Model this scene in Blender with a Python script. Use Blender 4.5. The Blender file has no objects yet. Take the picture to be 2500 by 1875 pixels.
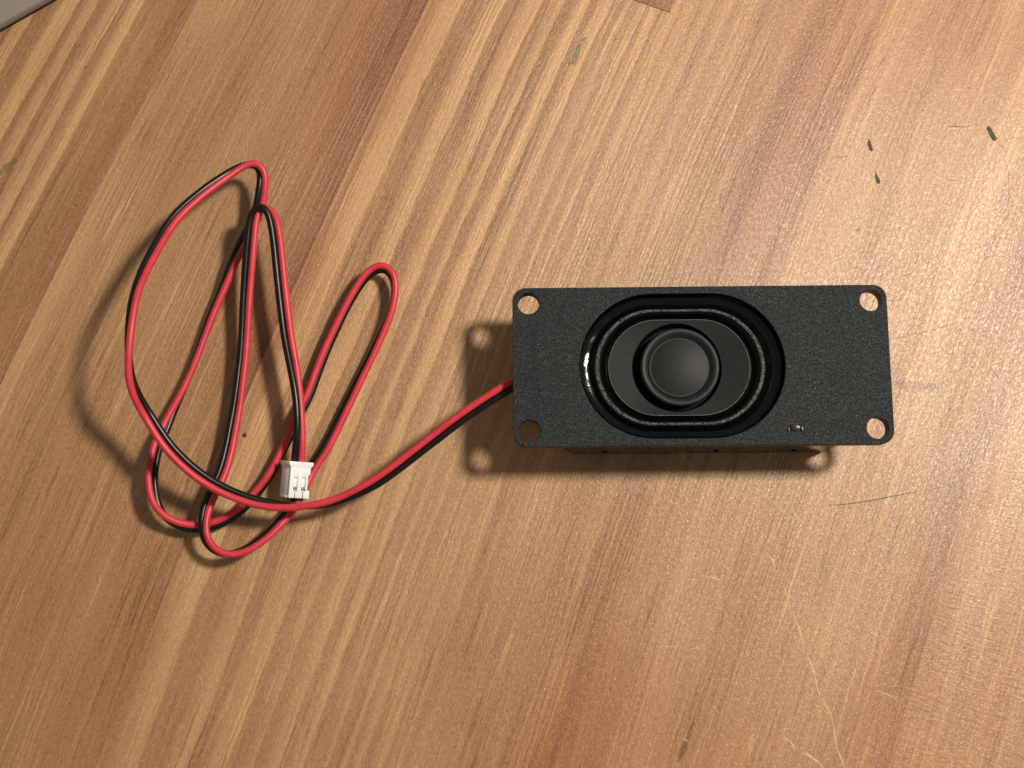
import bpy, bmesh, math, random
from math import sin, cos, pi, radians, sqrt, hypot
from mathutils import Vector, Matrix
random.seed(7)
scene = bpy.context.scene
COL = scene.collection
MM = 0.001

# ------------------------------------------------------------------ camera
CAM_H, FPX = 234.634, 2900.0            # camera height in mm, focal length in photo pixels
NADIR = (1294.96, 1407.82)              # photo pixel straight below the lens
D = Vector((NADIR[0] - 1250.0, -(NADIR[1] - 937.5), -FPX)).normalized()
ROT = D.rotation_difference(Vector((0, 0, -1))).to_matrix()
cam_d = bpy.data.cameras.new('camera')
cam_d.sensor_width = 36.0
cam_d.lens = 36.0 * FPX / 2500.0
cam_d.clip_start = 0.005
cam_d.clip_end = 50.0
cam = bpy.data.objects.new('camera', cam_d)
COL.objects.link(cam)
cam.matrix_world = Matrix.Translation((0, 0, CAM_H * MM)) @ ROT.to_4x4()
scene.camera = cam


def at(x, y, z=0.0):
    """point (mm) at height z above the table seen at pixel x, y of the photo"""
    d = ROT @ Vector((x - 1250.0, 937.5 - y, -FPX))
    t = (z - CAM_H) / d.z
    return Vector((d.x * t, d.y * t, z))


# ------------------------------------------------------------------ light
w = bpy.data.worlds.new('World')
scene.world = w
w.use_nodes = True
w.node_tree.nodes['Background'].inputs[0].default_value = (1.0, 0.91, 0.79, 1)
w.node_tree.nodes['Background'].inputs[1].default_value = 0.215

ld = bpy.data.lights.new('table_lamp_bulb', 'POINT')
ld.energy = 12.3
ld.color = (1.0, 0.93, 0.82)
ld.shadow_soft_size = 0.033
lo = bpy.data.objects.new('table_lamp_bulb', ld)
lo.location = (0.263, 0.132, 0.437)
COL.objects.link(lo)

scene.view_settings.view_transform = 'Standard'
scene.view_settings.look = 'None'
scene.view_settings.exposure = 0.0
scene.view_settings.gamma = 1.0
scene.render.engine = 'CYCLES'


# ------------------------------------------------------------------ node helpers
class NT:
    def __init__(s, name):
        s.m = bpy.data.materials.new(name)
        s.m.use_nodes = True
        s.t = s.m.node_tree
        s.b = s.t.nodes['Principled BSDF']

    def n(s, kind, **kw):
        nd = s.t.nodes.new(kind)
        for k, v in kw.items():
            setattr(nd, k, v)
        return nd

    def link(s, a, b):
        s.t.links.new(a, b)

    def _in(s, sock, v):
        if isinstance(v, bpy.types.NodeSocket):
            s.link(v, sock)
        else:
            sock.default_value = v

    def math(s, op, a, b=0.0, c=None, clamp=False):
        nd = s.n('ShaderNodeMath', operation=op, use_clamp=clamp)
        s._in(nd.inputs[0], a)
        s._in(nd.inputs[1], b)
        if c is not None:
            s._in(nd.inputs[2], c)
        return nd.outputs[0]

    def xyz(s, x, y, z=0.0):
        nd = s.n('ShaderNodeCombineXYZ')
        s._in(nd.inputs[0], x)
        s._in(nd.inputs[1], y)
        s._in(nd.inputs[2], z)
        return nd.outputs[0]

    def noise(s, vec, scale=1.0, detail=2.0, rough=0.5, dist=0.0):
        nd = s.n('ShaderNodeTexNoise')
        s.link(vec, nd.inputs['Vector'])
        nd.inputs['Scale'].default_value = scale
        nd.inputs['Detail'].default_value = detail
        nd.inputs['Roughness'].default_value = rough
        nd.inputs['Distortion'].default_value = dist
        return nd.outputs['Fac']

    def maprange(s, v, a, b, c, d, smooth=False):
        nd = s.n('ShaderNodeMapRange')
        if smooth:
            nd.interpolation_type = 'SMOOTHSTEP'
        s._in(nd.inputs['Value'], v)
        for k, q in zip(('From Min', 'From Max', 'To Min', 'To Max'), (a, b, c, d)):
            nd.inputs[k].default_value = q
        return nd.outputs[0]

    def mix(s, f, a, b, blend='MIX'):
        nd = s.n('ShaderNodeMix', data_type='RGBA', blend_type=blend)
        s._in(nd.inputs[0], f)
        s._in(nd.inputs[6], a)
        s._in(nd.inputs[7], b)
        return nd.outputs[2]

    def ramp(s, v, stops, interp='LINEAR'):
        nd = s.n('ShaderNodeValToRGB')
        nd.color_ramp.interpolation = interp
        el = nd.color_ramp.elements
        el[0].position, el[0].color = stops[0][0], (stops[0][1],) * 3 + (1,)
        el[1].position, el[1].color = stops[-1][0], (stops[-1][1],) * 3 + (1,)
        for p, c in stops[1:-1]:
            e = el.new(p)
            e.color = (c, c, c, 1)
        s.link(v, nd.inputs[0])
        return nd.outputs[0]

    def bump(s, h, dist, strength=1.0, normal=None):
        nd = s.n('ShaderNodeBump')
        nd.inputs['Strength'].default_value = strength
        nd.inputs['Distance'].default_value = dist
        s.link(h, nd.inputs['Height'])
        if normal is not None:
            s.link(normal, nd.inputs['Normal'])
        return nd.outputs[0]

    def objmm(s):
        tc = s.n('ShaderNodeTexCoord')
        vm = s.n('ShaderNodeVectorMath', operation='SCALE')
        s.link(tc.outputs['Object'], vm.inputs[0])
        vm.inputs['Scale'].default_value = 1000.0
        return vm.outputs[0]


GY0 = 39.0


def gq(x, y):
    a = max(-1.3, min(1.2, x / 100))
    b = max(-0.9, min(0.95, (y - GY0) / 100))
    return -0.3805 - 0.0027 * a - 0.0371 * b + 0.0204 * a * b - 0.0302 * a * a - 0.0093 * b * b


def grain_u(x, y):
    return x + (y - GY0) * gq(x, y)


def mark_list(lst):
    out = []
    for px, py, ru, rv, col, am in lst:
        p = at(px, py)
        out.append((grain_u(p.x, p.y), p.y, ru, rv, col, am))
    return out


def wood_material(name, stops, seed, tmul=1.0, tadd=0.0, streak=0.16, hatch=0.0, red=0.0, marks=()):
    """stops: (u in mm, lightness); the wood grain runs along v, growth rings lie across u"""
    k = NT(name)
    uv = k.n('ShaderNodeUVMap', uv_map='grain')
    sp = k.n('ShaderNodeSeparateXYZ')
    k.link(uv.outputs[0], sp.inputs[0])
    u = k.math('MULTIPLY', sp.outputs[0], 1000.0)
    v = k.math('MULTIPLY', sp.outputs[1], 1000.0)
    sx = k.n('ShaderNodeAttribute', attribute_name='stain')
    # rings wander a little
    w1 = k.noise(k.xyz(k.math('MULTIPLY', u, 0.05), k.math('MULTIPLY', v, 0.018), seed), 1.0, 2.0)
    w2 = k.noise(k.xyz(k.math('MULTIPLY', u, 0.9), k.math('MULTIPLY', v, 0.22), seed + 3), 1.0, 3.0)
    uw = k.math('ADD', u, k.math('MULTIPLY', k.math('SUBTRACT', w1, 0.5), 2.4))
    uw = k.math('ADD', uw, k.math('MULTIPLY', k.math('SUBTRACT', w2, 0.5), 0.9))
    lo_, hi_ = stops[0][0], stops[-1][0]
    pos = k.maprange(uw, lo_, hi_, 0.0, 1.0)
    stp = [((a - lo_) / (hi_ - lo_), b) for a, b in stops]
    if len(stp) > 30:
        h_ = len(stp) // 2
        t = k.math('MULTIPLY', k.ramp(pos, stp[:h_ + 1]), k.math('LESS_THAN', pos, stp[h_][0]))
        t = k.math('ADD', t, k.math('MULTIPLY', k.ramp(pos, stp[h_:]), k.math('GREATER_THAN', pos, stp[h_][0])))
    else:
        t = k.ramp(pos, stp)
    # the ring contrast is strongest at the far end of the board
    ctr_ = k.math('ADD', k.maprange(v, 5.0, 70.0, 0.60, 1.05, True), k.math('MULTIPLY', k.math('SUBTRACT', w1, 0.5), 0.9))
    t = k.math('ADD', 0.46, k.math('MULTIPLY', k.math('SUBTRACT', t, 0.46), ctr_))
    # fine and medium streaks
    s1 = k.noise(k.xyz(k.math('MULTIPLY', uw, 0.42), k.math('MULTIPLY', v, 0.012), seed + 11), 1.0, 3.0, 0.62)
    s2 = k.noise(k.xyz(k.math('MULTIPLY', uw, 1.5), k.math('MULTIPLY', v, 0.035), seed + 17), 1.0, 3.0, 0.6)
    s3 = k.noise(k.xyz(k.math('MULTIPLY', u, 1.5), k.math('MULTIPLY', v, 1.1), seed + 23), 1.0, 3.0, 0.75)
    s4 = k.noise(k.xyz(k.math('MULTIPLY', u, 0.03), k.math('MULTIPLY', v, 0.025), seed + 29), 1.0, 3.0, 0.5)
    t = k.math('ADD', t, k.math('MULTIPLY', k.math('SUBTRACT', s1, 0.5), streak * 4.2))
    s5 = k.noise(k.xyz(k.math('MULTIPLY', u, 0.09), k.math('MULTIPLY', v, 0.03), seed + 37), 1.0, 2.0, 0.5)
    s2 = k.maprange(s2, 0.36, 0.66, 0.0, 1.0, True)
    s2 = k.math('MULTIPLY', k.math('SUBTRACT', s2, 0.5), k.maprange(s5, 0.36, 0.64, 0.15, 1.0, True))
    t = k.math('ADD', t, k.math('MULTIPLY', s2, streak * 1.7))
    t = k.math('ADD', t, k.math('MULTIPLY', k.math('SUBTRACT', s3, 0.5), 0.6))
    t = k.math('ADD', t, k.math('MULTIPLY', k.math('SUBTRACT', s4, 0.5), 0.22))
    if hatch:
        h1 = k.noise(k.xyz(k.math('MULTIPLY', u, 0.35), k.math('MULTIPLY', k.math('ADD', v, k.math('MULTIPLY', u, 0.25)), 2.0), seed + 31), 1.0, 2.0)
        t = k.math('ADD', t, k.math('MULTIPLY', k.math('SUBTRACT', h1, 0.5), hatch))
    # crisp late-wood lines, dark and pale, that come and go along the board
    n6 = k.noise(k.xyz(k.math('MULTIPLY', uw, 0.62), k.math('MULTIPLY', v, 0.009), seed + 61), 1.0, 2.0, 0.6)
    n7 = k.noise(k.xyz(k.math('MULTIPLY', uw, 0.50), k.math('MULTIPLY', v, 0.007), seed + 71), 1.0, 2.0, 0.6)
    m6 = k.noise(k.xyz(k.math('MULTIPLY', u, 0.12), k.math('MULTIPLY', v, 0.03), seed + 81), 1.0, 2.0, 0.5)
    l6 = k.maprange(k.math('ABSOLUTE', k.math('SUBTRACT', n6, 0.47)), 0.004, 0.022, 1.0, 0.0, True)
    l7 = k.maprange(k.math('ABSOLUTE', k.math('SUBTRACT', n7, 0.53)), 0.004, 0.020, 1.0, 0.0, True)
    t = k.math('SUBTRACT', t, k.math('MULTIPLY', l6, k.maprange(m6, 0.40, 0.62, 0.0, 0.22, True)))
    t = k.math('ADD', t, k.math('MULTIPLY', l7, k.maprange(m6, 0.38, 0.60, 0.26, 0.04, True)))
    t = k.math('ADD', 0.46, k.math('MULTIPLY', k.math('SUBTRACT', t, 0.46), 1.15))
    t = k.math('MULTIPLY_ADD', t, tmul, tadd, clamp=True)
    col = k.mix(t, (0.215, 0.082, 0.028, 1), (0.650, 0.382, 0.172, 1))
    # reddish heart-wood patches
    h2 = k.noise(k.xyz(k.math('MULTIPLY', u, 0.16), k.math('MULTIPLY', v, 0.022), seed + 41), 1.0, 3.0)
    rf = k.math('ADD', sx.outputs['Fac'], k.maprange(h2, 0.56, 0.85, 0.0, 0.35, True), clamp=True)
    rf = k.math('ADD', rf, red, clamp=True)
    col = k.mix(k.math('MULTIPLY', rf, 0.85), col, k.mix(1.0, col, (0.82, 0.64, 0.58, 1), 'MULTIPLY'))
    # hair-fine dark pores along the grain
    p1 = k.noise(k.xyz(k.math('MULTIPLY', u, 3.4), k.math('MULTIPLY', v, 0.16), seed + 51), 1.0, 2.0, 0.5)
    pf = k.maprange(p1, 0.68, 0.76, 0.0, 0.5)
    col = k.mix(pf, col, (0.20, 0.095, 0.040, 1))
    # rare dark specks
    vo = k.n('ShaderNodeTexVoronoi')
    k.link(k.xyz(k.math('MULTIPLY', u, 0.085), k.math('MULTIPLY', v, 0.085), seed + 2), vo.inputs['Vector'])
    vo.inputs['Scale'].default_value = 1.0
    sf = k.maprange(vo.outputs['Distance'], 0.018, 0.03, 0.75, 0.0)
    col = k.mix(sf, col, (0.09, 0.045, 0.02, 1))
    # knots, bruises and stains that lie in the wood
    if marks:
        nm = k.noise(k.xyz(k.math('MULTIPLY', u, 0.9), k.math('MULTIPLY', v, 0.5), seed + 91), 1.0, 3.0, 0.65)
        for mu, mv, ru, rv, mc, am in mark_list(marks):
            du = k.math('MULTIPLY', k.math('SUBTRACT', u, mu), 1.0 / ru)
            dv_ = k.math('MULTIPLY', k.math('SUBTRACT', v, mv), 1.0 / rv)
            dd = k.math('SQRT', k.math('ADD', k.math('MULTIPLY', du, du), k.math('MULTIPLY', dv_, dv_)))
            dd = k.math('ADD', dd, k.math('MULTIPLY', k.math('SUBTRACT', nm, 0.5), 1.6))
            col = k.mix(k.maprange(dd, 0.55, 1.15, am, 0.0, True), col, (*mc, 1))
    k.link(col, k.b.inputs['Base Color'])
    # lacquer over a slightly open grain
    g1 = k.noise(k.xyz(k.math('MULTIPLY', u, 2.0), k.math('MULTIPLY', v, 1.3), seed + 5), 1.0, 3.0, 0.74, 0.9)
    bh = k.math('ADD', k.math('MULTIPLY', g1, 1.3), k.math('MULTIPLY', s2, 0.45))
    bh = k.math('ADD', bh, k.math('MULTIPLY', t, 0.25))
    if hatch:
        bh = k.math('ADD', bh, k.math('MULTIPLY', h1, 0.4))
    k.link(k.bump(bh, 0.00017, 1.0), k.b.inputs['Normal'])
    k.link(k.bump(bh, 0.00008, 1.0), k.b.inputs['Coat Normal'])
    k.b.inputs['Coat Weight'].default_value = 1.0
    k.link(k.maprange(s4, 0.3, 0.7, 0.30, 0.37), k.b.inputs['Coat Roughness'])
    k.b.inputs['Roughness'].default_value = 0.55
    k.b.inputs['Specular IOR Level'].default_value = 0.3
    return k.m


def plain(name, col, rough, spec=0.5, metal=0.0, nscale=None, ndist=0.0, cvar=0.0, coat=0.0):
    k = NT(name)
    k.b.inputs['Base Color'].default_value = (*col, 1)
    k.b.inputs['Roughness'].default_value = rough
    k.b.inputs['Specular IOR Level'].default_value = spec
    k.b.inputs['Metallic'].default_value = metal
    k.b.inputs['Coat Weight'].default_value = coat
    k.b.inputs['Coat Roughness'].default_value = 0.34
    if nscale:
        ns = k.noise(k.objmm(), nscale, 4.0, 0.65)
        if cvar:
            a = tuple(c * (1 - cvar) for c in col) + (1,)
            b = tuple(min(1, c * (1 + cvar)) for c in col) + (1,)
            k.link(k.mix(k.maprange(ns, 0.3, 0.7, 0, 1), a, b), k.b.inputs['Base Color'])
        if ndist:
            k.link(k.bump(ns, ndist * MM), k.b.inputs['Normal'])
    return k.m


def plate_material():
    """spark-eroded black plastic: coarse sparkling grain"""
    k = NT('textured_black_plastic')
    o = k.objmm()
    n1 = k.noise(o, 2.2, 3.0, 0.72, 0.8)
    n2 = k.noise(o, 0.12, 2.0, 0.5)
    n3 = k.noise(o, 5.5, 2.0, 0.6)
    k.link(k.mix(k.maprange(n1, 0.38, 0.66, 0, 1), (0.004, 0.0054, 0.0064, 1), (0.018, 0.022, 0.025, 1)), k.b.inputs['Base Color'])
    n4 = k.noise(o, 3.1, 2.0, 0.6, 1.2)
    base = k.b.inputs['Base Color'].links[0].from_socket
    k.link(k.mix(k.maprange(n4, 0.58, 0.72, 0.0, 0.8), base, (0.070, 0.078, 0.083, 1)), k.b.inputs['Base Color'])  # pale specks put the sparkle of the grain into the base colour
    sp = k.n('ShaderNodeSeparateXYZ')
    k.link(o, sp.inputs[0])
    # the melted spot: grain wiped out, dark and shiny
    dx = k.math('MULTIPLY', k.math('SUBTRACT', sp.outputs[0], 16.3), 1 / 2.5)
    dy = k.math('MULTIPLY', k.math('SUBTRACT', sp.outputs[1], -11.9), 1 / 1.45)
    dd = k.math('ADD', k.math('SQRT', k.math('ADD', k.math('MULTIPLY', dx, dx), k.math('MULTIPLY', dy, dy))), k.math('MULTIPLY', k.math('SUBTRACT', k.noise(o, 1.1, 2.0, 0.6), 0.5), 1.6))
    melt = k.maprange(dd, 0.65, 1.05, 1.0, 0.0, True)
    base = k.b.inputs['Base Color'].links[0].from_socket
    k.link(k.mix(melt, base, (0.002, 0.002, 0.002, 1)), k.b.inputs['Base Color'])
    h = k.math('MULTIPLY', k.math('SUBTRACT', k.math('ADD', n1, k.math('MULTIPLY', n3, 0.35)), 0.675), k.maprange(melt, 0, 1, 1.0, 0.25))
    # the skin sinks a little towards both short ends
    sink = k.maprange(k.math('ABSOLUTE', sp.outputs[0]), 29.6, 32.4, 1.0, 0.0, True)
    nb = k.bump(sink, 0.00022, 1.0)
    k.link(k.bump(h, 0.00030, 1.0, nb), k.b.inputs['Normal'])
    k.link(k.math('SUBTRACT', k.maprange(n2, 0.3, 0.7, 0.38, 0.52), k.math('MULTIPLY', melt, 0.04)), k.b.inputs['Roughness'])
    k.link(k.maprange(melt, 0, 1, 0.38, 0.16), k.b.inputs['Specular IOR Level'])
    return k.m


def cloth_material(name, col, hi, rough, spec):
    """woven and impregnated surround cloth"""
    k = NT(name)
    o = k.objmm()
    sp = k.n('ShaderNodeSeparateXYZ')
    k.link(o, sp.inputs[0])
    a = k.math('SINE', k.math('MULTIPLY', sp.outputs[0], 15.0))
    b = k.math('SINE', k.math('MULTIPLY', sp.outputs[1], 15.0))
    h = k.math('MULTIPLY', a, b)
    n = k.noise(o, 1.4, 3.0, 0.6)
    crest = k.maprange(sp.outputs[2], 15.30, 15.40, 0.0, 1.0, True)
    # crest sparkle put into the colour: lighter crest with pale dots
    glint = k.math('MULTIPLY', crest, k.maprange(k.noise(o, 3.4, 2.0, 0.6), 0.44, 0.60, 0.0, 1.0))
    k.link(k.mix(glint, k.mix(crest, (*col, 1), (*hi, 1)), (0.22, 0.23, 0.235, 1)), k.b.inputs['Base Color'])
    k.link(k.bump(k.math('MULTIPLY', k.math('ADD', h, k.math('MULTIPLY', n, 1.2)), k.math('ADD', crest, 0.06)), 0.00011, 1.0), k.b.inputs['Normal'])
    k.link(k.maprange(crest, 0, 1, rough, 0.34), k.b.inputs['Roughness'])
    k.b.inputs['Specular IOR Level'].default_value = spec
    return k.m


M = {
    'plate': plate_material(),
    'box': plain('smooth_black_plastic', (0.004, 0.004, 0.0042), 0.14, 0.45, nscale=0.25, ndist=0.02),
    'glue': plain('glossy_black_glue', (0.002, 0.002, 0.002), 0.12, 0.35, nscale=0.7, ndist=0.035),
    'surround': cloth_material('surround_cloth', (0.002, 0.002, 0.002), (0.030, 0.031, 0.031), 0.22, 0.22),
    'cone': plain('cone_paper', (0.0075, 0.0092, 0.0100), 0.62, 0.22, nscale=0.8, ndist=0.03, cvar=0.35),
    'cap': plain('dust_cap', (0.0080, 0.0088, 0.0092), 0.55, 0.28, nscale=1.6, ndist=0.03, cvar=0.35),
    'ring': plain('coil_ring_plastic', (0.018, 0.022, 0.0235), 0.5, 0.3, nscale=1.0, ndist=0.02, cvar=0.3),
    'well': plain('dark_cone_well', (0.002, 0.002, 0.002), 0.7, 0.15, nscale=0.8, ndist=0.03),
    'red': plain('red_wire_insulation', (0.580, 0.036, 0.054), 0.44, 0.5, nscale=0.35, ndist=0.02, cvar=0.14),
    'black': plain('black_wire_insulation', (0.0035, 0.0035, 0.0035), 0.34, 0.45, nscale=0.6, ndist=0.03, cvar=0.3),
    'white': plain('white_nylon', (0.80, 0.81, 0.82), 0.42, 0.45, nscale=0.7, ndist=0.05, cvar=0.03),
    'metal': plain('tinned_contact', (0.55, 0.53, 0.50), 0.3, 0.5, metal=1.0, nscale=3.0, ndist=0.03),
    'scratch': plain('bared_wood_scratch', (0.55, 0.365, 0.195), 0.42, 0.45, nscale=1.2, ndist=0.05, cvar=0.12),
    'scratch_dark': plain('dirty_wood_scratch', (0.16, 0.085, 0.045), 0.5, 0.5, nscale=1.2, ndist=0.05, cvar=0.2),
    'dent': plain('grey_green_wood_bruise', (0.070, 0.058, 0.036), 0.6, 0.2, nscale=1.1, ndist=0.12, cvar=0.55),
    'hair': plain('dark_hair', (0.015, 0.009, 0.005), 0.4, 0.5, nscale=2.0, ndist=0.01),
    'crumb': plain('brown_crumb', (0.10, 0.050, 0.022), 0.7, 0.3, nscale=2.0, ndist=0.15, cvar=0.4),
    'device': plain('grey_painted_metal', (0.270, 0.235, 0.200), 0.55, 0.4, nscale=2.2, ndist=0.03, cvar=0.10),
    'device_dark': plain('edge_gap_shadow', (0.020, 0.012, 0.008), 0.6, 0.3, nscale=1.0, ndist=0.03),
    'rubbed': plain('melted_black_plastic', (0.0015, 0.0015, 0.0016), 0.24, 0.2, nscale=1.1, ndist=0.03),
}


# ------------------------------------------------------------------ object helpers (all lengths in mm)
def empty(name, loc, rz=0.0):
    o = bpy.data.objects.new(name, None)
    o.empty_display_size = 0.01
    COL.objects.link(o)
    o.location = Vector(loc) * MM
    o.rotation_euler = (0, 0, rz)
    return o


def tag(o, label=None, cat=None, group=None, kind=None):
    for k_, v_ in (('label', label), ('category', cat), ('group', group), ('kind', kind)):
        if v_:
            o[k_] = v_
    return o


def mesh_obj(name, verts, faces, mat, parent=None, smooth=True, world=False):
    me = bpy.data.meshes.new(name)
    me.from_pydata([tuple(c * MM for c in p) for p in verts], [], faces)
    me.materials.append(mat)
    me.update()
    if smooth:
        me.shade_smooth()
    o = bpy.data.objects.new(name, me)
    COL.objects.link(o)
    if parent is not None:
        o.parent = parent
        if world:      # vertices are given in world space
            pm = Matrix.Translation(parent.location) @ parent.rotation_euler.to_matrix().to_4x4() if parent.parent is None else None
            if pm is None:
                chain = Matrix.Identity(4)
                q = parent
                mats = []
                while q is not None:
                    mats.append(q.matrix_local.copy() if q.parent is None and False else (Matrix.Translation(q.location) @ q.rotation_euler.to_matrix().to_4x4()))
                    mats[-1] = q.matrix_parent_inverse @ mats[-1] if q.parent else mats[-1]
                    q = q.parent
                for m_ in reversed(mats):
                    chain = chain @ m_
                pm = chain
            o.matrix_parent_inverse = pm.inverted()
    return o


def smooth_by_angle(o, deg=35):
    me = o.data
    bm = bmesh.new()
    bm.from_mesh(me)
    lim = radians(deg)
    for e in bm.edges:
        e.smooth = not (len(e.link_faces) == 2 and e.calc_face_angle(0) > lim)
    for f in bm.faces:
        f.smooth = True
    bm.to_mesh(me)
    bm.free()


def fix_normals(o):
    bm = bmesh.new()
    bm.from_mesh(o.data)
    bmesh.ops.recalc_face_normals(bm, faces=bm.faces)
    bm.to_mesh(o.data)
    bm.free()


def stadium(r, s, n=40):
    """loop of points round a stadium of end radius r and straight length s, anticlockwise"""
    pts = []
    for i in range(n + 1):
        a = -pi / 2 + pi * i / n
        pts.append((s / 2 + r * cos(a), r * sin(a)))
    for i in range(n + 1):
        a = pi / 2 + pi * i / n
        pts.append((-s / 2 + r * cos(a), r * sin(a)))
    return pts


def loft(name, loops, mat, parent, cap_last=False, cap_first=False, smooth=True):
    """loops: list of lists of 3D points, equal length, closed"""
    n = len(loops[0])
    verts = [p for lp in loops for p in lp]
    faces = []
    for j in range(len(loops) - 1):
        for i in range(n):
            a, b = j * n + i, j * n + (i + 1) % n
            faces.append((a, b, b + n, a + n))
    if cap_last:
        faces.append(tuple((len(loops) - 1) * n + i for i in range(n)))
    if cap_first:
        faces.append(tuple(reversed(range(n))))
    o = mesh_obj(name, verts, faces, mat, parent, smooth)
    fix_normals(o)
    smooth_by_angle(o, 40)
    return o


def round_rect(x0, x1, y0, y1, r, n=8):
    pts = []
    for cx, cy, a0 in ((x1 - r, y0 + r, -pi / 2), (x1 - r, y1 - r, 0), (x0 + r, y1 - r, pi / 2), (x0 + r, y0 + r, pi)):
        for i in range(n + 1):
            a = a0 + pi / 2 * i / n
            pts.append((cx + r * cos(a), cy + r * sin(a)))
    return pts


def plate_from_loops(name, loops, z0, z1, bevel, mat, parent):
    cu = bpy.data.curves.new('outline', 'CURVE')
    cu.dimensions = '2D'
    cu.fill_mode = 'BOTH'
    for lp in loops:
        sp = cu.splines.new('POLY')
        sp.points.add(len(lp) - 1)
        for q, (x, y) in zip(sp.points, lp):
            q.co = (x * MM, y * MM, 0, 1)
        sp.use_cyclic_u = True
    cu.extrude = ((z1 - z0) / 2 - bevel) * MM
    cu.bevel_depth = bevel * MM
    cu.bevel_resolution = 3
    cu.offset = -bevel * MM
    tmp = bpy.data.objects.new('outline', cu)
    COL.objects.link(tmp)
    dg = bpy.context.evaluated_depsgraph_get()
    me = bpy.data.meshes.new_from_object(tmp.evaluated_get(dg))
    me.name = name
    bpy.data.objects.remove(tmp)
    bpy.data.curves.remove(cu)
    me.materials.clear()
    me.materials.append(mat)
    me.transform(Matrix.Translation((0, 0, (z0 + z1) / 2 * MM)))
    o = bpy.data.objects.new(name, me)
    COL.objects.link(o)
    o.parent = parent
    smooth_by_angle(o, 40)
    return o


def boxes(name, blist, mat, parent, bevel=0.0):
    bm = bmesh.new()
    for x0, x1, y0, y1, z0, z1 in blist:
        bb = bmesh.new()
        bmesh.ops.create_cube(bb, size=1.0)
        for v_ in bb.verts:
            v_.co = Vector((x0 + (x1 - x0) * (v_.co.x + .5), y0 + (y1 - y0) * (v_.co.y + .5), z0 + (z1 - z0) * (v_.co.z + .5))) * MM
        if bevel:
            bmesh.ops.bevel(bb, geom=bb.edges[:], offset=bevel * MM, segments=2, affect='EDGES', profile=0.5)
        tm = bpy.data.meshes.new('t')
        bb.to_mesh(tm)
        bb.free()
        bm.from_mesh(tm)
        bpy.data.meshes.remove(tm)
    me = bpy.data.meshes.new(name)
    bm.to_mesh(me)
    bm.free()
    me.materials.append(mat)
    o = bpy.data.objects.new(name, me)
    COL.objects.link(o)
    o.parent = parent
    smooth_by_angle(o, 50)
    return o


def tube(name, pts, rad, mat, parent, nseg=14, world=True, close=True):
    """pts: Vectors (mm). rad: number or list"""
    n = len(pts)
    verts, faces = [], []
    prev = None
    for i, p in enumerate(pts):
        t = (pts[min(i + 1, n - 1)] - pts[max(i - 1, 0)]).normalized()
        if prev is None:
            a = t.cross(Vector((0, 0, 1)))
            if a.length < 1e-3:
                a = Vector((1, 0, 0))
            a.normalize()
        else:
            a = (prev - t * prev.dot(t)).normalized()
        prev = a
        b = t.cross(a)
        r = rad[i] if isinstance(rad, (list, tuple)) else rad
        for k_ in range(nseg):
            g = 2 * pi * k_ / nseg
            verts.append(p + a * (r * cos(g)) + b * (r * sin(g)))
    for i in range(n - 1):
        for k_ in range(nseg):
            q = (k_ + 1) % nseg
            faces.append((i * nseg + k_, i * nseg + q, (i + 1) * nseg + q, (i + 1) * nseg + k_))
    if close:
        faces.append(tuple(reversed(range(nseg))))
        faces.append(tuple((n - 1) * nseg + k_ for k_ in range(nseg)))
    o = mesh_obj(name, verts, faces, mat, parent, True, world)
    fix_normals(o)
    smooth_by_angle(o, 50)
    return o


def catmull(P, step=0.5):
    """P: list of tuples of floats, first three a position in mm. centripetal-ish resampling"""
    out = []
    n = len(P)
    for i in range(n - 1):
        p0, p1, p2, p3 = P[max(i - 1, 0)], P[i], P[i + 1], P[min(i + 2, n - 1)]
        L = sqrt(sum((p2[k_] - p1[k_]) ** 2 for k_ in range(3)))
        m = max(1, int(L / step))
        for j in range(m):
            t = j / m
            out.append([0.5 * (2 * b + (c - a) * t + (2 * a - 5 * b + 4 * c - d) * t * t + (3 * b - a - 3 * c + d) * t ** 3)
                        for a, b, c, d in zip(p0, p1, p2, p3)])
    out.append(list(P[-1]))
    return out


def gauss_smooth(S, k, passes):
    for _ in range(passes):
        T = [list(q) for q in S]
        for i in range(1, len(S) - 1):
            for d in range(k):
                T[i][d] = 0.25 * S[i - 1][d] + 0.5 * S[i][d] + 0.25 * S[i + 1][d]
        S = T
    return S


# ------------------------------------------------------------------ the wooden table top, glued up from staves
def solve_x(u, y):
    x = u - (y - GY0) * -0.38
    for _ in range(30):
        x += (u - grain_u(x, y)) * 0.9
    return x


# reddish / darker heartwood patches: photo pixel, radius along u, radius along v (mm), amount
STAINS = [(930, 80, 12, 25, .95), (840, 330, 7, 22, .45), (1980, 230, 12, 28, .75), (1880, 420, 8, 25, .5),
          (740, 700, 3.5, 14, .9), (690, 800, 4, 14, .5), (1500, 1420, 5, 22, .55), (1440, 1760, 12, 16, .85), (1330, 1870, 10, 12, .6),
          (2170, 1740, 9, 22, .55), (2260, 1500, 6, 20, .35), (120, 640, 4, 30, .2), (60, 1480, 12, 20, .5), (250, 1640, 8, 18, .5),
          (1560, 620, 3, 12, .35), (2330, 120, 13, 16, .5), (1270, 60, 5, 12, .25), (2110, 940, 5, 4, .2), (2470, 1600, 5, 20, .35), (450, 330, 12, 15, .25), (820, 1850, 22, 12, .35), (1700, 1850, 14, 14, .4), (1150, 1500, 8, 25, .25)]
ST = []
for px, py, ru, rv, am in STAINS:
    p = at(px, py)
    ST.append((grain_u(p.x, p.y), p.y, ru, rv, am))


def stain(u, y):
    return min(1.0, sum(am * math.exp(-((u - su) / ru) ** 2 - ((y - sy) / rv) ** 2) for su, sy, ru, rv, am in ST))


table = tag(empty('wooden_table', (0, 0, 0)), 'lacquered pine table top of glued staves with dents and scratches, under the speaker', 'table')


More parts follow.
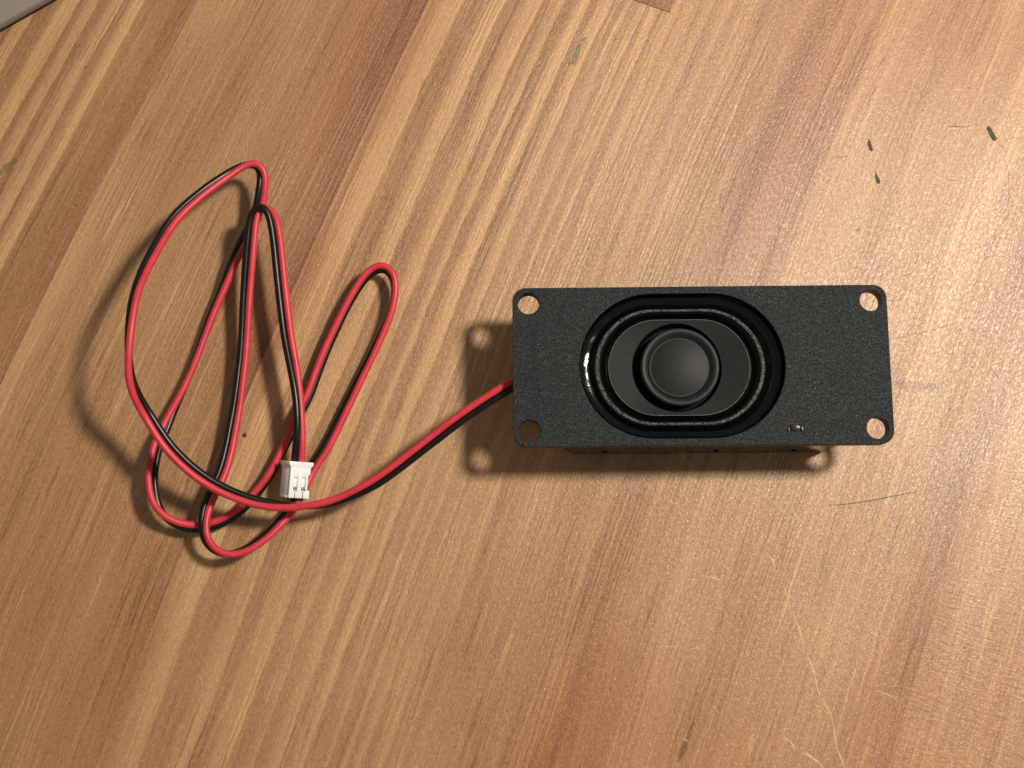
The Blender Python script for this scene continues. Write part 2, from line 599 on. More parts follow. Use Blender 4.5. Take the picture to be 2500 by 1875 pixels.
def plank(u0, u1, y0, y1, mat, top=0.0, nu=None, slant=0.0):
    """a stave: its long edges follow the grain, its thickness is 22 mm"""
    nu = nu or max(2, int((u1 - u0) / 2.5))
    ny = max(2, int((y1 - y0) / 4))
    verts, uvs, st, faces = [], [], [], []
    for j in range(ny + 1):
        for i in range(nu + 1):
            u = u0 + (u1 - u0) * i / nu
            ya = y0 + slant * (u - u0)
            y = ya + (y1 - ya) * j / ny
            verts.append((solve_x(u, y), y, top))
            uvs.append((u * MM, y * MM))
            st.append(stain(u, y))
    W = nu + 1
    for j in range(ny):
        for i in range(nu):
            faces.append((j * W + i, j * W + i + 1, (j + 1) * W + i + 1, (j + 1) * W + i))
    rim = [i for i in range(W)] + [j * W + nu for j in range(1, ny + 1)] + [ny * W + i for i in range(nu - 1, -1, -1)] + [j * W for j in range(ny - 1, 0, -1)]
    base = len(verts)
    for r in rim:
        verts.append((verts[r][0], verts[r][1], -22.0))
        uvs.append((uvs[r][0] + 0.022, uvs[r][1]))
        st.append(0.0)
    m = len(rim)
    for i in range(m):
        q = (i + 1) % m
        faces.append((rim[q], rim[i], base + i, base + q))
    faces.append(tuple(base + i for i in reversed(range(m))))
    o = mesh_obj('plank', verts, faces, mat, table, False)
    me = o.data
    uvl = me.uv_layers.new(name='grain')
    for lp in me.loops:
        uvl.data[lp.index].uv = uvs[lp.vertex_index]
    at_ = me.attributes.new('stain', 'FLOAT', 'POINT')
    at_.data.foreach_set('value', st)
    return o


US0, US1, US4, US5 = -106.3, -55.5, -2.9, 96.2
YB, YT = -230.0, 330.0


def saw(edges, lo=0.35, hi=0.8):
    """growth rings: light early wood that ends in a sharp edge; edges = (start of light, sharp edge, low, high)"""
    s = []
    for a, b, l, h in edges:
        s += [(a, l), (a + (b - a) * 0.55, h), (b - 0.15, h), (b + 0.25, l)]
    return s


wA = wood_material('pine_stave_far_left', [(-150, .45)] + saw([(-146, -141.5, .38, .72), (-138, -133.0, .36, .78), (-131.5, -128.6, .38, .7), (-127, -123.0, .36, .7), (-121.5, -118.0, .38, .76)]) + [(-112, .36), (-107.5, .30), (-106.3, .26)], 1.3, streak=.07,
                   marks=[(14, 410, 1.2, 1.3, (.17, .125, .06), .7), (34, 394, .5, 1.0, (.15, .10, .05), .7), (0, 424, 1.0, .7, (.14, .10, .05), .6)])
wB = wood_material('pine_stave_left', [(-106.3, .62), (-101, .52), (-92, .42), (-84, .47), (-75, .42), (-68, .46), (-61, .33), (-57, .22), (-55.5, .14)], 5.1, streak=.09)
wC = wood_material('pine_stave_middle', [(-55.5, .66)] + saw([(-54.8, -48.2, .45, .80), (-43.5, -38.6, .36, .80), (-36, -31.1, .36, .78)]) + [(-28.6, .38), (-27.2, .74), (-26.6, .74), (-26.2, .40)] +
                   saw([(-24.5, -21.1, .36, .80), (-19, -16.3, .40, .74)]) + [(-13.2, .50), (-12.4, .74), (-11.8, .46), (-9.8, .48), (-9.0, .76), (-8.4, .42), (-5.8, .68), (-5.0, .42), (-2.9, .56)], 9.7, streak=.09,
                   marks=[(1410, 126, .85, 2.9, (.19, .140, .085), .85), (1400, 152, .6, .6, (.12, .085, .05), .6), (1425, 96, .4, .5, (.12, .08, .045), .7), (1034, 205, .18, 1.6, (.16, .07, .03), .7), (1155, 640, .8, .6, (.5, .33, .18), .4)])
wD = wood_material('pine_stave_right', [(-2.9, .62), (-2.0, .70), (-1.0, .44), (1.4, .66), (2.4, .42), (5.0, .62), (6.0, .42), (9, .58), (10.5, .40), (14, .54), (17, .38), (24, .42), (30, .30), (33, .44), (41.8, .38), (42.8, .62), (48, .52), (56, .44), (66, .5), (74, .46), (78, .62), (82, .5), (90, .36), (96.2, .30)], 14.2, streak=.10,
                   marks=[(1685, 1782, .42, 2.3, (.16, .060, .022), .8), (1668, 1832, .75, 2.2, (.16, .060, .022), .85), (2200, 934, 1.6, .8, (.26, .125, .05), .8), (2235, 945, 4.2, 1.0, (.30, .155, .065), .6),
                          (2278, 943, 2.4, .9, (.26, .125, .05), .65), (2207, 706, 1.1, 1.0, (.33, .17, .07), .6), (1803, 558, .5, .4, (.15, .06, .025), .8), (2096, 560, .5, .5, (.13, .055, .025), .8),
                          (1995, 372, 1.6, .9, (.26, .12, .07), .5), (1585, 1500, .35, 2.5, (.20, .085, .03), .5), (2010, 1400, 1.2, 5, (.24, .12, .05), .3)])
wE = wood_material('pine_stave_far_right', [(96.2, .56), (104, .50), (111, .58), (120, .44), (140, .5), (200, .5)], 21.9, streak=.10, hatch=.34)
wF = wood_material('pine_stave_end_piece', [(-40, .30), (-10, .34), (10, .30)], 33.0, streak=.09, red=1.0)
wG = wood_material('pine_stave_outer', [(-400, .4), (0, .5), (400, .42)], 40.0, streak=.12)

# the reddish stave whose sawn end shows at the top edge lies left of the S4 joint
pend = at(1626, 28)
pend2 = at(1545, 0)
plank(-300, -210, YB, YT, wG)
plank(-210, US0, YB, YT, wA)
plank(US0, US1, YB, YT, wB)
UF = US4 - 26.0
plank(US1, UF, YB, YT, wC)
u_a = grain_u(pend.x, pend.y)
yend0 = pend.y + (pend2.y - pend.y) / (grain_u(pend2.x, pend2.y) - u_a) * (UF - u_a)
slope_end = (pend.y - yend0) / (u_a - UF)


def plank_cut(u0, u1, ylo, yhi, cut, upper, mat):
    """stave piece bounded by a sloping saw cut y = cut(u)"""
    nu, ny = 14, 60
    verts, uvs, st, faces = [], [], [], []
    for j in range(ny + 1):
        for i in range(nu + 1):
            u = u0 + (u1 - u0) * i / nu
            c = cut(u)
            a, b = (c, yhi) if upper else (ylo, c)
            y = a + (b - a) * j / ny
            verts.append((solve_x(u, y), y, 0.0 if not upper else 0.02))
            uvs.append((u * MM, y * MM))
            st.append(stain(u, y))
    W = nu + 1
    for j in range(ny):
        for i in range(nu):
            faces.append((j * W + i, j * W + i + 1, (j + 1) * W + i + 1, (j + 1) * W + i))
    rim = [i for i in range(W)] + [j * W + nu for j in range(1, ny + 1)] + [ny * W + i for i in range(nu - 1, -1, -1)] + [j * W for j in range(ny - 1, 0, -1)]
    base = len(verts)
    for r in rim:
        verts.append((verts[r][0], verts[r][1], -22.0))
        uvs.append((uvs[r][0] + 0.022, uvs[r][1]))
        st.append(0.0)
    m = len(rim)
    for i in range(m):
        q = (i + 1) % m
        faces.append((rim[q], rim[i], base + i, base + q))
    faces.append(tuple(base + i for i in reversed(range(m))))
    o = mesh_obj('plank', verts, faces, mat, table, False)
    uvl = o.data.uv_layers.new(name='grain')
    for lp in o.data.loops:
        uvl.data[lp.index].uv = uvs[lp.vertex_index]
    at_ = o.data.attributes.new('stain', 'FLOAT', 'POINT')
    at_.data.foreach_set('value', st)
    return o


cutf = lambda u: yend0 + slope_end * (u - UF)
plank_cut(UF, US4, YB, YT, cutf, False, wC)
plank_cut(UF, US4, YB, YT, lambda u: cutf(u) + 0.12, True, wF)
plank(US4, US5, YB, YT, wD)
plank(US5, 200, YB, YT, wE)
plank(200, 300, YB, YT, wG)


# scratches: little bared ridges and grooves pressed into the lacquer
def scratch(pix, width, mat, name='scratch', h=0.05, wob=0.12):
    P = [tuple(at(x, y)) for x, y in pix]
    S = catmull(P, 0.6)
    n = len(S)
    pts = [Vector(q[:3]) for q in S]
    verts, faces = [], []
    for i, p in enumerate(pts):
        t = (pts[min(i + 1, n - 1)] - pts[max(i - 1, 0)])
        t.z = 0
        t.normalize()
        s = Vector((-t.y, t.x, 0))
        f = sin(pi * min(1, max(0, (i + .3) / (n - .4)))) ** 0.55
        wd = width / 2 * f * (1 + random.uniform(-.35, .35)) * (0.7 + 0.3 * sin(i * 0.9 + width * 40))
        p = p + s * random.uniform(-wob, wob) * 0.4
        verts += [p + s * wd + Vector((0, 0, .004)), p + Vector((0, 0, .006 + h * f)), p - s * wd + Vector((0, 0, .004))]
    for i in range(n - 1):
        a = i * 3
        faces += [(a, a + 3, a + 4, a + 1), (a + 1, a + 4, a + 5, a + 2)]
    o = mesh_obj(name, verts, faces, mat, table)
    fix_normals(o)
    if o.data.polygons[0].normal.z < 0:
        o.data.flip_normals()
    return o


SCR = [([(1890, 1385), (1912, 1430), (1935, 1495), (1965, 1588), (1986, 1640), (2003, 1704), (2030, 1752), (2042, 1820), (2066, 1895)], .17, 'scratch'),
       ([(1424, 87), (1431, 95), (1431, 106), (1424, 128), (1412, 153), (1403, 161), (1392, 160)], .17, 'scratch_dark'),
       ([(1392, 160), (1388, 153), (1391, 144)], .2, 'scratch_dark'), ([(1403, 110), (1398, 122), (1395, 134)], .12, 'scratch_dark'),
       ([(1872, 1350), (1885, 1368), (1893, 1400)], .30, 'scratch'),
       ([(1912, 1430), (1922, 1455), (1929, 1485)], .38, 'scratch'),
       ([(1938, 1500), (1952, 1540), (1965, 1588)], .40, 'scratch'),
       ([(1972, 1602), (1986, 1640), (2000, 1702)], .42, 'scratch'),
       ([(2007, 1706), (2030, 1750), (2042, 1820), (2062, 1875), (2070, 1900)], .42, 'scratch'),
       ([(1914, 1802), (1930, 1812), (1942, 1828)], .42, 'scratch'),
       ([(1960, 1838), (1985, 1852), (2005, 1868), (2012, 1885)], .45, 'scratch'),
       ([(2130, 1685), (2165, 1695), (2205, 1716)], .26, 'scratch'), ([(2207, 1716), (2240, 1730), (2275, 1740)], .22, 'scratch_dark'),
       ([(1706, 1401), (1740, 1410), (1768, 1417)], .26, 'scratch'), ([(1795, 1420), (1815, 1423)], .24, 'scratch'),
       ([(1597, 1577), (1620, 1579), (1650, 1580)], .24, 'scratch'), ([(1672, 1585), (1712, 1582)], .26, 'scratch'),
       ([(1965, 1357), (1975, 1372)], .2, 'scratch'), ([(1988, 1398), (2005, 1420), (2022, 1450)], .20, 'scratch'),
       ([(2295, 1640), (2305, 1662), (2322, 1683)], .2, 'scratch'),
       ([(1930, 1243), (1945, 1262), (1955, 1272)], .28, 'scratch'), ([(2150, 1252), (2170, 1268)], .22, 'scratch'),
       ([(2312, 308), (2345, 310), (2372, 308)], .30, 'scratch_dark'), ([(2312, 313), (2335, 314), (2352, 313)], .34, 'scratch'),
       ([(2328, 220), (2338, 217), (2348, 219)], .34, 'scratch'), ([(2355, 215), (2365, 213), (2373, 216)], .26, 'scratch_dark'),
       ([(2305, 428), (2320, 436), (2342, 430)], .26, 'scratch'), ([(2310, 436), (2326, 442), (2340, 438)], .2, 'scratch_dark'),
       ([(2028, 381), (2048, 384), (2070, 382)], .24, 'scratch_dark'), ([(2025, 377), (2045, 379)], .2, 'scratch'),
       ([(2435, 350), (2450, 362), (2458, 378)], .2, 'scratch_dark'),
       ([(2462, 410), (2463, 460), (2461, 510)], .12, 'scratch_dark'),
       ([(1822, 328), (1832, 314), (1844, 300)], .36, 'scratch'),
       ([(2172, 700), (2190, 685), (2203, 655)], .2, 'scratch'),
       ([(2200, 672), (2218, 670), (2232, 663)], .22, 'scratch_dark'), ([(2165, 732), (2185, 733), (2200, 730)], .24, 'scratch_dark'),
       ([(2360, 1015), (2375, 1035), (2395, 1055)], .2, 'scratch'), ([(2402, 1030), (2412, 1050), (2420, 1068)], .24, 'scratch_dark'),
       ([(2418, 898), (2432, 915), (2444, 935)], .22, 'scratch_dark'),
       ([(2175, 828), (2250, 812), (2320, 792)], .12, 'scratch_dark'),
       ([(995, 55), (998, 300)], .001, 'scratch'),
       ([(1175, 540), (1160, 575), (1150, 600)], .26, 'scratch'),
       ([(1040, 640), (1015, 690), (1003, 720)], .14, 'scratch'), ([(884, 1110), (896, 1075)], .22, 'scratch'),
       ([(487, 1648), (492, 1662), (494, 1680), (496, 1702)], .20, 'scratch'), ([(538, 1676), (546, 1682)], .2, 'scratch'),
       ([(1232, 1735), (1240, 1760)], .26, 'scratch'), ([(1195, 1618), (1212, 1612), (1235, 1616)], .2, 'scratch'),
       ([(1030, 236), (1023, 252)], .18, 'scratch_dark'), ([(1034, 190), (1026, 212)], .14, 'scratch_dark'),
       ([(2140, 210), (2125, 240), (2118, 262)], .16, 'scratch_dark'), ([(2163, 135), (2145, 165)], .14, 'scratch_dark'),
       ([(1668, 1802), (1680, 1812)], .4, 'scratch')]
for pix, wd, mt in SCR:
    if wd > .01:
        scratch(pix, wd, M[mt], wob=.25)


def dent(pix, mat, h=0.03, name='dent'):
    """outline of pixels filled as a low lumpy patch"""
    P = [at(x, y) for x, y in pix]
    c = sum(P, Vector()) / len(P)
    n = len(P)
    verts, faces = [], []
    for k_, (f, z) in enumerate(((1.0, .004), (.72, h), (.4, h * .5))):
        for p in P:
            q = c + (p - c) * f * (1 + random.uniform(-.06, .06))
            q.z = z
            verts.append(q)
    verts.append(c + Vector((0, 0, h * .6)))
    for k_ in range(2):
        for i in range(n):
            a, b = k_ * n + i, k_ * n + (i + 1) % n
            faces.append((a, b, b + n, a + n))
    for i in range(n):
        faces.append((2 * n + i, 2 * n + (i + 1) % n, 3 * n))
    o = mesh_obj(name, verts, faces, mat, table)
    fix_normals(o)
    if sum(f.normal.z for f in o.data.polygons) < 0:
        o.data.flip_normals()
    return o


scratch([(1424, 102), (1418, 122), (1408, 143)], .16, M['scratch'], h=.09, wob=.05)
dent([(2121, 339), (2125, 345), (2131, 365), (2128, 371), (2122, 365), (2117, 352)], M['dent'])
dent([(2138, 417), (2142, 428), (2150, 443), (2147, 450), (2140, 447), (2136, 432)], M['dent'])
dent([(2412, 306), (2420, 313), (2428, 328), (2434, 338), (2428, 346), (2421, 340), (2413, 325), (2408, 314)], M['dent'])


# ------------------------------------------------------------------ the loudspeaker
CX, CY, PH = 31.76, 38.83, 0.0074165
spk = tag(empty('loudspeaker', (CX, CY, 0), PH), 'small black enclosed loudspeaker with oval cone, red and black lead and white plug', 'loudspeaker')
TOP, THK = 17.0, 2.6
holes = [[(x + 2.02 * cos(2 * pi * i / 36), y + 2.02 * sin(2 * pi * i / 36)) for i in range(36)] for x in (-32, 32) for y in (-12, 12)]
OX = -3.5      # centre of the oval along the plate
oval = [(x + OX, y) for x, y in stadium(13.65, 10.9, 44)]
front = plate_from_loops('front_plate', [round_rect(-35, 35, -15, 15, 2.5), *holes, oval], TOP - THK, TOP, 0.14, M['plate'], spk)

# rear box: hollow-looking closed shell under the plate, vertical edges rounded, foot edge eased
bl = []
for z, g, r in ((14.39, 0.0, 2.6), (9.0, .05, 2.6), (1.0, .12, 2.6), (.35, .3, 2.5), (0.05, .85, 2.2)):
    bl.append([(x, y, z) for x, y in round_rect(-25.6 + g, 27.6 - g, -14.93 + g * .8, 14.93 - g * .8, r)])
rear = loft('rear_box', bl, M['box'], spk, cap_last=True)
for x in (-17.5, 4.0, 19.0):
    boxes('moulding_mark', [(x - .45, x + .45, -15.02, -14.6, 5.2, 5.7)], M['well'], rear)


def ring(name, prof, mat, parent, cx=OX, seg=44, **kw):
    """prof: list of (end radius, straight length, z)"""
    return loft(name, [[(x + cx, y, z) for x, y in stadium(r, s, seg)] for r, s, z in prof], mat, parent, **kw)


basket = ring('driver_frame', [(13.64, 10.9, TOP - .6), (13.58, 10.9, 15.6), (13.5, 10.9, 14.2), (13.2, 10.9, 13.2), (10.0, 8.0, 12.6)], M['box'], spk)
# wavy bead of glue along the wall
gl = []
for k_, (r, s, z) in enumerate(((13.55, 10.9, 15.7), (13.35, 10.8, 15.1), (12.95, 10.7, 14.78), (12.45, 10.5, 14.72), (12.05, 10.3, 14.5), (11.95, 10.2, 13.9))):
    lp = []
    for i, (x, y) in enumerate(stadium(r, s, 64)):
        j = .03 * sin(i * .9 + k_) + .02 * sin(i * 2.3 + 2 * k_) + random.uniform(-.015, .015)
        lp.append((x + OX, y, z + (j if 0 < k_ < 5 else 0)))
    gl.append(lp)
loft('glue_bead', gl, M['glue'], spk)
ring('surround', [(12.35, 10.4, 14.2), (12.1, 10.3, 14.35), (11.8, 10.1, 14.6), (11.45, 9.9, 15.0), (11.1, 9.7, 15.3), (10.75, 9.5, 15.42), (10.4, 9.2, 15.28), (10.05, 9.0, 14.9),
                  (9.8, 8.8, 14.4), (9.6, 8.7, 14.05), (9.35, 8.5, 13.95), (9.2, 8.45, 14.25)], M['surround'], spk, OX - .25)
# paper cone: flat oval with a round well round the coil
cone_b = []
SEG = 44
KX = -3.72
WX = -4.15
outl = []
for i in range(128):      # rays from the middle of the well to the oval
    a = 2 * pi * i / 128
    lo_r, hi_r = 1.0, 20.0
    for _ in range(40):
        m_ = (lo_r + hi_r) / 2
        qx, qy = WX + m_ * cos(a) - (OX - .3), m_ * sin(a)
        dd = hypot(max(abs(qx) - 4.2, 0), qy)
        if dd < 9.15:
            lo_r = m_
        else:
            hi_r = m_
    outl.append((WX + lo_r * cos(a), lo_r * sin(a)))
n_out = len(outl)
crc = []
for x, y in outl:
    a = math.atan2(y, x - WX)
    crc.append(a)
well_r = 8.45
lo1 = [(x, y, 14.35) for x, y in outl]
lo2 = [(WX + (x - WX) * .985, y * .985, 14.66) for x, y in outl]
lo3 = [(WX + (x - WX) * .970, y * .970, 14.62) for x, y in outl]
lo4 = [(WX + well_r * cos(a), well_r * sin(a), 14.62 - .16 * (hypot(x - WX, y) - well_r)) for a, (x, y) in zip(crc, outl)]
cone = loft('cone', [lo1, lo2, lo3, lo4], M['cone'], spk)
lo5 = [(x, y, z - .02) for x, y, z in lo4]
lo6 = [(WX + 7.9 * cos(a), 7.9 * sin(a), 12.3) for a in crc]
lo7 = [(WX + 5.8 * cos(a), 5.8 * sin(a), 12.1) for a in crc]
loft('cone_well', [lo5, lo6, lo7], M['well'], cone)


def revolve(name, prof, mat, parent, n=96, cap=False, cx=KX):
    loops = [[(cx + r * cos(2 * pi * i / n), r * sin(2 * pi * i / n), z) for i in range(n)] for r, z in prof]
    return loft(name, loops, mat, parent, cap_last=cap)


ringo = revolve('coil_ring', [(7.25, 12.2), (7.38, 14.6), (7.35, 15.2), (7.2, 15.42), (6.95, 15.50), (6.6, 15.42), (6.3, 15.20), (6.05, 14.80), (5.85, 14.62)], M['ring'], spk)
revolve('dust_cap', [(5.95, 14.55), (5.92, 14.85), (5.82, 14.98), (5.70, 14.93), (5.62, 14.78), *[(r_, 14.72 + .75 * (1 - (r_ / 5.6) ** 2)) for r_ in (5.5, 5.2, 4.8, 4.3, 3.8, 3.2, 2.6, 2.0, 1.4, .8, .25)]], M['cap'], spk, cap=True)

seam_pts = [Vector((WX + (x - WX) * .992, y * .992, 14.68)) for x, y in outl]
tube('cone_seam', seam_pts + seam_pts[:1], .075, plain('pale_cone_seam', (0.07, 0.07, 0.068), 0.5, 0.5, nscale=2.5, ndist=0.05, cvar=0.9), cone, 6, world=False)

# melted, rubbed spot on the plate at the lower right
blob_c = Vector((16.7, -11.9, TOP))
for k_, (dx, dy, rx, ry) in enumerate(((0, 0, 1.0, .85), (1.35, -.25, .4, .6), (-1.1, -.4, .35, .5))):
    loops = []
    ph = random.random() * 6
    for f, z in ((1, -.02), (.85, .012), (.5, .03), (.12, .036)):
        loops.append([(blob_c.x + dx + f * rx * cos(a) * (1 + .15 * sin(3 * a + ph)), blob_c.y + dy + f * ry * sin(a) * (1 + .15 * sin(2 * a + ph)), TOP + z * (1 if k_ < 2 else .7))
                      for a in [2 * pi * i / 16 for i in range(16)]])
    loft('melted_spot', loops, M['rubbed'], front, cap_last=True)

# ------------------------------------------------------------------ the twin lead
# photo pixel of the middle of the lead, height of the middle above the table (mm), twist of the black wire round the red (deg)
LEAD = [(1420, 872, 12.6, 20), (1385, 890, 12.6, 20), (1345, 905, 12.7, 16), (1300, 920, 12.8, 10), (1252, 939, 12.9, -4), (1200, 970, 12.6, -12), (1118, 1025, 11.8, -18), (1018, 1102, 10.8, -22),
        (919, 1176, 9.9, -22), (819, 1223, 9.2, -50), (760, 1234, 9.2, -72), (720, 1238, 9.3, -95), (660, 1233, 9.7, -135), (600, 1219, 10.4, -155), (522, 1185, 11.6, -165),
        (460, 1141, 13.0, -165), (409, 1089, 14.3, -160), (375, 1038, 15.4, -152), (357, 1027 - 18, 15.9, -145), (331, 965, 18.4, -130), (317, 922, 19.8, -108), (314, 875, 20.8, -85),
        (315.5, 821, 21.3, -62), (321, 767, 21.2, -40), (332, 712, 20.2, -25), (353.5, 658, 18.2, 0), (375, 616, 16.4, 10), (400.5, 571, 14.6, 12), (434, 524, 13.0, 8),
        (495, 470, 10.8, 0), (553, 429, 9.2, -12), (599.5, 401, 8.2, -40), (627, 396, 7.9, -85), (644, 412, 7.7, -130), (642, 441, 7.3, -165), (638.5, 474.5, 6.6, -180),
        (630.5, 515, 5.6, -180), (613.6, 553.6, 4.9, -180), (597, 585, 4.4, -180), (585, 609, 4.1, -180), (570, 640, 3.7, -175), (549.7, 693, 3.2, -155), (522, 757, 2.9, -148),
        (498, 821, 2.7, -138), (472, 893, 2.6, -124), (441, 965, 2.8, -110), (412, 1022, 3.2, -75), (402, 1049, 3.5, -60), (383, 1085, 4.3, -48), (378, 1110, 4.8, -42), (370.5, 1146, 5.3, -36),
        (369, 1182, 5.5, -36), (380, 1233, 5.4, -60), (400.5, 1261, 5.1, -95), (436, 1282.5, 4.4, -122), (474, 1289, 3.6, -130), (517, 1284, 3.1, -128), (557.5, 1266, 2.9, -122),
        (588, 1244.5, 2.8, -118), (615.7, 1215, 2.7, -112), (638.6, 1187.6, 2.6, -105), (664, 1152, 2.6, -102), (686.6, 1106.6, 2.6, -98), (712, 1053, 2.5, -105), (727, 1013, 2.4, -120),
        (747, 980, 2.3, -112), (757, 958.6, 2.3, -116), (785.6, 878.5, 2.6, -118), (819.4, 802.5, 3.0, -118), (853, 735, 3.5, -118), (887, 680, 3.9, -117), (912, 655, 4.1, -126),
        (937.5, 647.5, 4.2, -125), (957.6, 664, 4.1, -115), (966, 693, 3.9, -105), (963.7, 726.6, 3.6, -100), (953.6, 768.8, 3.2, -105), (931, 819, 2.8, -118), (915.6, 853, 2.6, -130),
        (873.4, 937.6, 2.1, -138), (832, 1022, 1.9, -143), (794, 1098, 1.9, -145), (757, 1153, 2.0, -150), (725, 1223, 3.0, -162), (708, 1248, 3.6, -162), (685, 1275, 4.2, -158),
        (652, 1309, 5.0, -152), (613, 1338, 5.6, -142), (575, 1353.6, 6.0, -120), (550, 1356, 6.2, -95), (522, 1344.6, 6.3, -60), (500.5, 1316.7, 6.3, -35), (496, 1283.8, 6.3, -22),
        (500.5, 1248, 6.0, -10), (514.4, 1213, 5.5, -14), (538.5, 1165, 4.9, -8), (550, 1132, 4.6, -8), (562, 1081, 4.3, -10), (571, 1030.6, 4.2, -12), (580, 980, 4.2, -12),
        (594.7, 855, 4.8, -8), (600, 752, 6.0, -4), (606, 661, 7.3, 4), (611, 600, 8.3, 15), (616, 545, 9.1, 30), (622, 512, 9.6, 55), (637, 498, 9.8, 90), (652, 502, 9.8, 120), (663, 518, 9.8, 145),
        (670, 549, 9.6, 160), (676.8, 597, 9.3, 165), (684, 669, 8.9, 165), (692, 741.6, 8.6, 163), (702, 820, 8.4, 158), (715, 890, 8.3, 138), (726.5, 960, 8.2, 120),
        (731, 1029.8, 7.9, 122), (731, 1082, 7.3, 150), (727.5, 1120, 6.3, 180), (726.5, 1134, 6.0, 182)]
P4 = []
late = False
for x, y, h, a in LEAD:
    late = late or (x, y) == (514.4, 1213)
    if not late:          # the red wire rides on top of the black one nearly everywhere
        a = -90 + (a + 90) * .78
    p = at(x, y, h)
    P4.append((p.x, p.y, p.z, a))
S = gauss_smooth(catmull(P4, 0.5), 4, 20)
RW = 0.685
ctr = [Vector(q[:3]) for q in S]
off = []
for i, q in enumerate(S):
    t = (ctr[min(i + 1, len(S) - 1)] - ctr[max(i - 1, 0)]).normalized()
    L = Vector((0, 0, 1)).cross(t).normalized()
    U = t.cross(L)
    a = radians(q[3] + 7 * sin(i * .037) + 5 * sin(i * .091 + 1.0))
    off.append((L * cos(a) + U * sin(a)) * (RW * 0.965))
blk = [c + o for c, o in zip(ctr, off)]
rd = [c - o for c, o in zip(ctr, off)]
for pl in (blk, rd):
    for p in pl:
        if p.z < RW + .02:
            p.z = RW + .02
rj = [RW * (1 + .018 * sin(i * .13) + .012 * sin(i * .41 + 2) + random.uniform(-.006, .006)) for i in range(len(blk))]
tube('black_wire', blk, rj, M['black'], spk, 18)
tube('red_wire', rd, rj[::-1], M['red'], spk, 18)

# ------------------------------------------------------------------ the plug at the end of the lead
plug_pos = at(721.5, 1171, 5.6)
plug = None
# housing in its own axes: x across the contacts, y towards the wires, z out of the slotted face
Wd, Ln, Th = 4.3, 7.0, 3.7
x0, x1, y0, y1 = -Wd / 2, Wd / 2, -Ln / 2, Ln / 2
zf, zr, zb = Th / 2, Th / 2 - 0.75, -Th / 2
bx = []
bx.append((x0, x1, y0 + .45, y1 - .9, zb, zr))                    # core
bx.append((x0 - .12, x1 + .02, y0, y0 + .44, zb + .3, zr - .01))   # foot rim
sl = [(-1.28, -.42), (.42, 1.28)]                               # the two windows
bx.append((x0, sl[0][0], y0 + .02, y1 - .9, zr, zf))
bx.append((sl[0][1], sl[1][0], y0 + .04, y1 - .9, zr, zf - .01))
bx.append((sl[1][1], x1 - .42, y0 + 1.7, y1 - .9, zr, zf))
bx.append((sl[1][1], x1, y0 + 4.5, y1 - .92, zr + .01, zf - .02))
bx.append((sl[1][1], x1 + .1, y0, y0 + 1.55, zr, zf - .01))
for a, b in sl:
    bx.append((a, b, y1 - 3.0, y1 - .9, zr, zf - .015))
    bx.append((a, b, y0 + 2.15, y1 - 3.0, zr - .02, zr + .30))
    bx.append((a, a + .30, y0 + .03, y0 + 1.3, zr, zf - .02))
    bx.append((b - .34, b, y0 + .03, y0 + 1.3, zr, zf - .02))
plug = boxes('connector', bx, M['white'], spk, bevel=.06)
# flared flange at the wire end, one mesh with the housing's sub-parts
fl = []
for (g, y) in ((0, y1 - 1.25), (.02, y1 - 1.1), (.42, y1 - .62), (.48, y1 - .35), (.44, y1 - .05), (.38, y1)):
    fl.append([(x, y, z) for x, z in round_rect(x0 - g, x1 + g, zb - g * .2, zf + g * .25, .15, 3)])
flange = loft('flange', fl, M['white'], plug, cap_last=True, cap_first=True)
for a, b in sl:
    m_ = (a + b) / 2
    c_ = boxes('contact', [(a + .08, m_ - .06, y0 + 1.5, y0 + 2.1, zr - .02, zr + .34), (m_ + .06, b - .08, y0 + 1.55, y0 + 2.1, zr - .02, zr + .30), (m_ - .10, m_ + .10, y0 + .3, y0 + 1.4, zr - .02, zr + .2)], M['metal'], plug, bevel=.03)
plug_m = Matrix.Translation(plug_pos * MM) @ Matrix.Rotation(radians(-4.5), 4, 'Z') @ Matrix.Rotation(radians(5), 4, 'X') @ Matrix.Rotation(radians(40), 4, 'Y')
spk_m = Matrix.Translation(spk.location) @ spk.rotation_euler.to_matrix().to_4x4()
plug.matrix_local = spk_m.inverted() @ plug_m

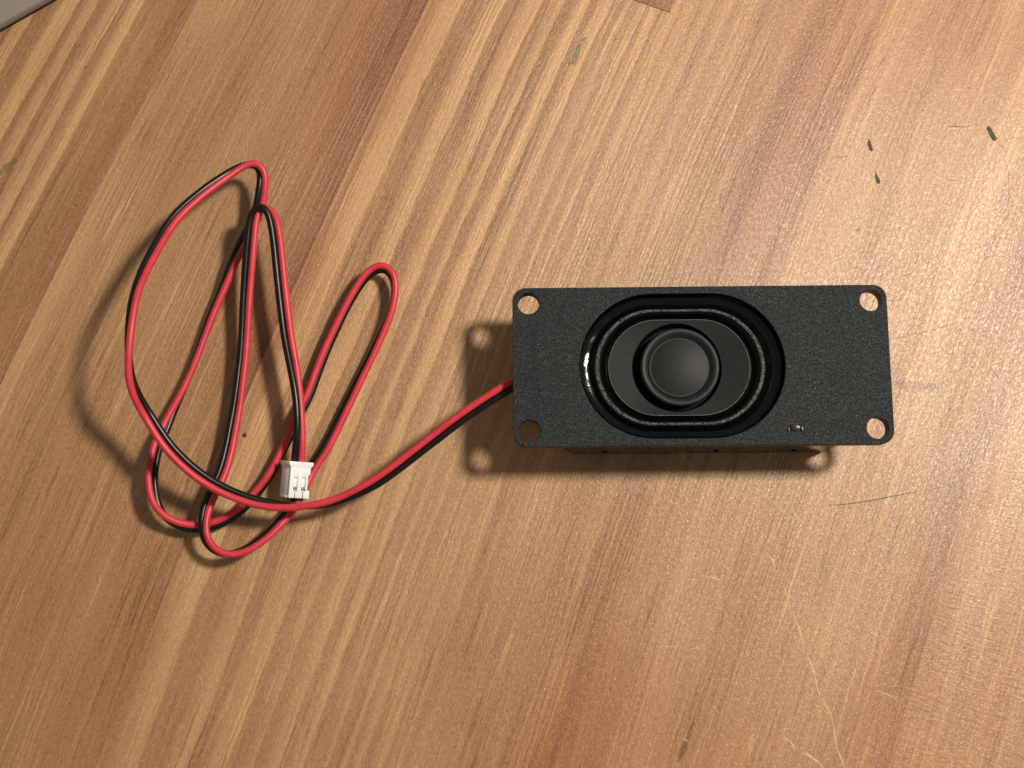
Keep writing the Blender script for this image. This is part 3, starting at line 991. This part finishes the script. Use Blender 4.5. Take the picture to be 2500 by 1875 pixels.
# ------------------------------------------------------------------ small things on the table
hp = [(2018, 1234), (2060, 1231), (2100, 1226), (2140, 1219), (2180, 1211), (2220, 1203), (2265, 1196), (2300, 1189), (2345, 1174), (2385, 1158), (2420, 1147)]
hs = catmull([tuple(at(x, y, .10 + .25 * sin(pi * i / 10))) for i, (x, y) in enumerate(hp)], .8)
n = len(hs)
hair = tube('hair', [Vector(q[:3]) for q in hs], [max(.014, .05 * sin(pi * min(1, (i + 1) / (n * .62))) ** .7) for i in range(n)], M['hair'], None, 6, world=False)
tag(hair, 'thin dark curved hair lying on the table below the right end of the speaker', 'hair')

for i, (cx_, cy_, r) in enumerate(((598, 1062, .42),)):
    bm = bmesh.new()
    bmesh.ops.create_icosphere(bm, subdivisions=2, radius=r * MM)
    for v_ in bm.verts:
        v_.co *= random.uniform(.75, 1.2)
        v_.co.z *= .6
    me = bpy.data.meshes.new('crumb')
    bm.to_mesh(me)
    bm.free()
    me.materials.append(M['crumb'])
    o = bpy.data.objects.new('crumb', me)
    COL.objects.link(o)
    o.location = at(cx_, cy_, .22) * MM
    tag(o, 'tiny dark brown crumb on the wood inside the wire loops, left of the white plug', 'crumb')

# grey flat object whose edge cuts the top left corner
e1, e2 = at(0, 58, 3.2), at(103, 0, 3.2)
dv = (e2 - e1)
dv.z = 0
ang = math.atan2(dv.y, dv.x)
mid = (e1 + e2) / 2
dev = tag(empty('flat_device', (mid.x, mid.y, 0), ang), 'grey flat metal object with a shadow gap painted as its dark underside, only its edge in the top left corner', 'device')
dl = []
for z, g in ((.9, .5), (1.0, .25), (1.4, .05), (2.6, 0), (3.0, .06), (3.18, .2), (3.2, .4)):
    dl.append([(x, y, z) for x, y in round_rect(-60 + g, 60 - g, 0 + g, 80 - g, 3.0)])
loft('casing', dl, M['device'], dev, cap_last=True, cap_first=True)
dl = []
for z, g in ((0.0, 1.0), (.1, .55), (.8, .42), (.9, .55)):
    dl.append([(x, y, z) for x, y in round_rect(-60 + g, 60 - g, -.2 + g, 80 - g, 3.0)])
loft('underside', dl, M['device_dark'], dev, cap_last=True, cap_first=True)  # dark brown base painted in for the shadow gap along the edge
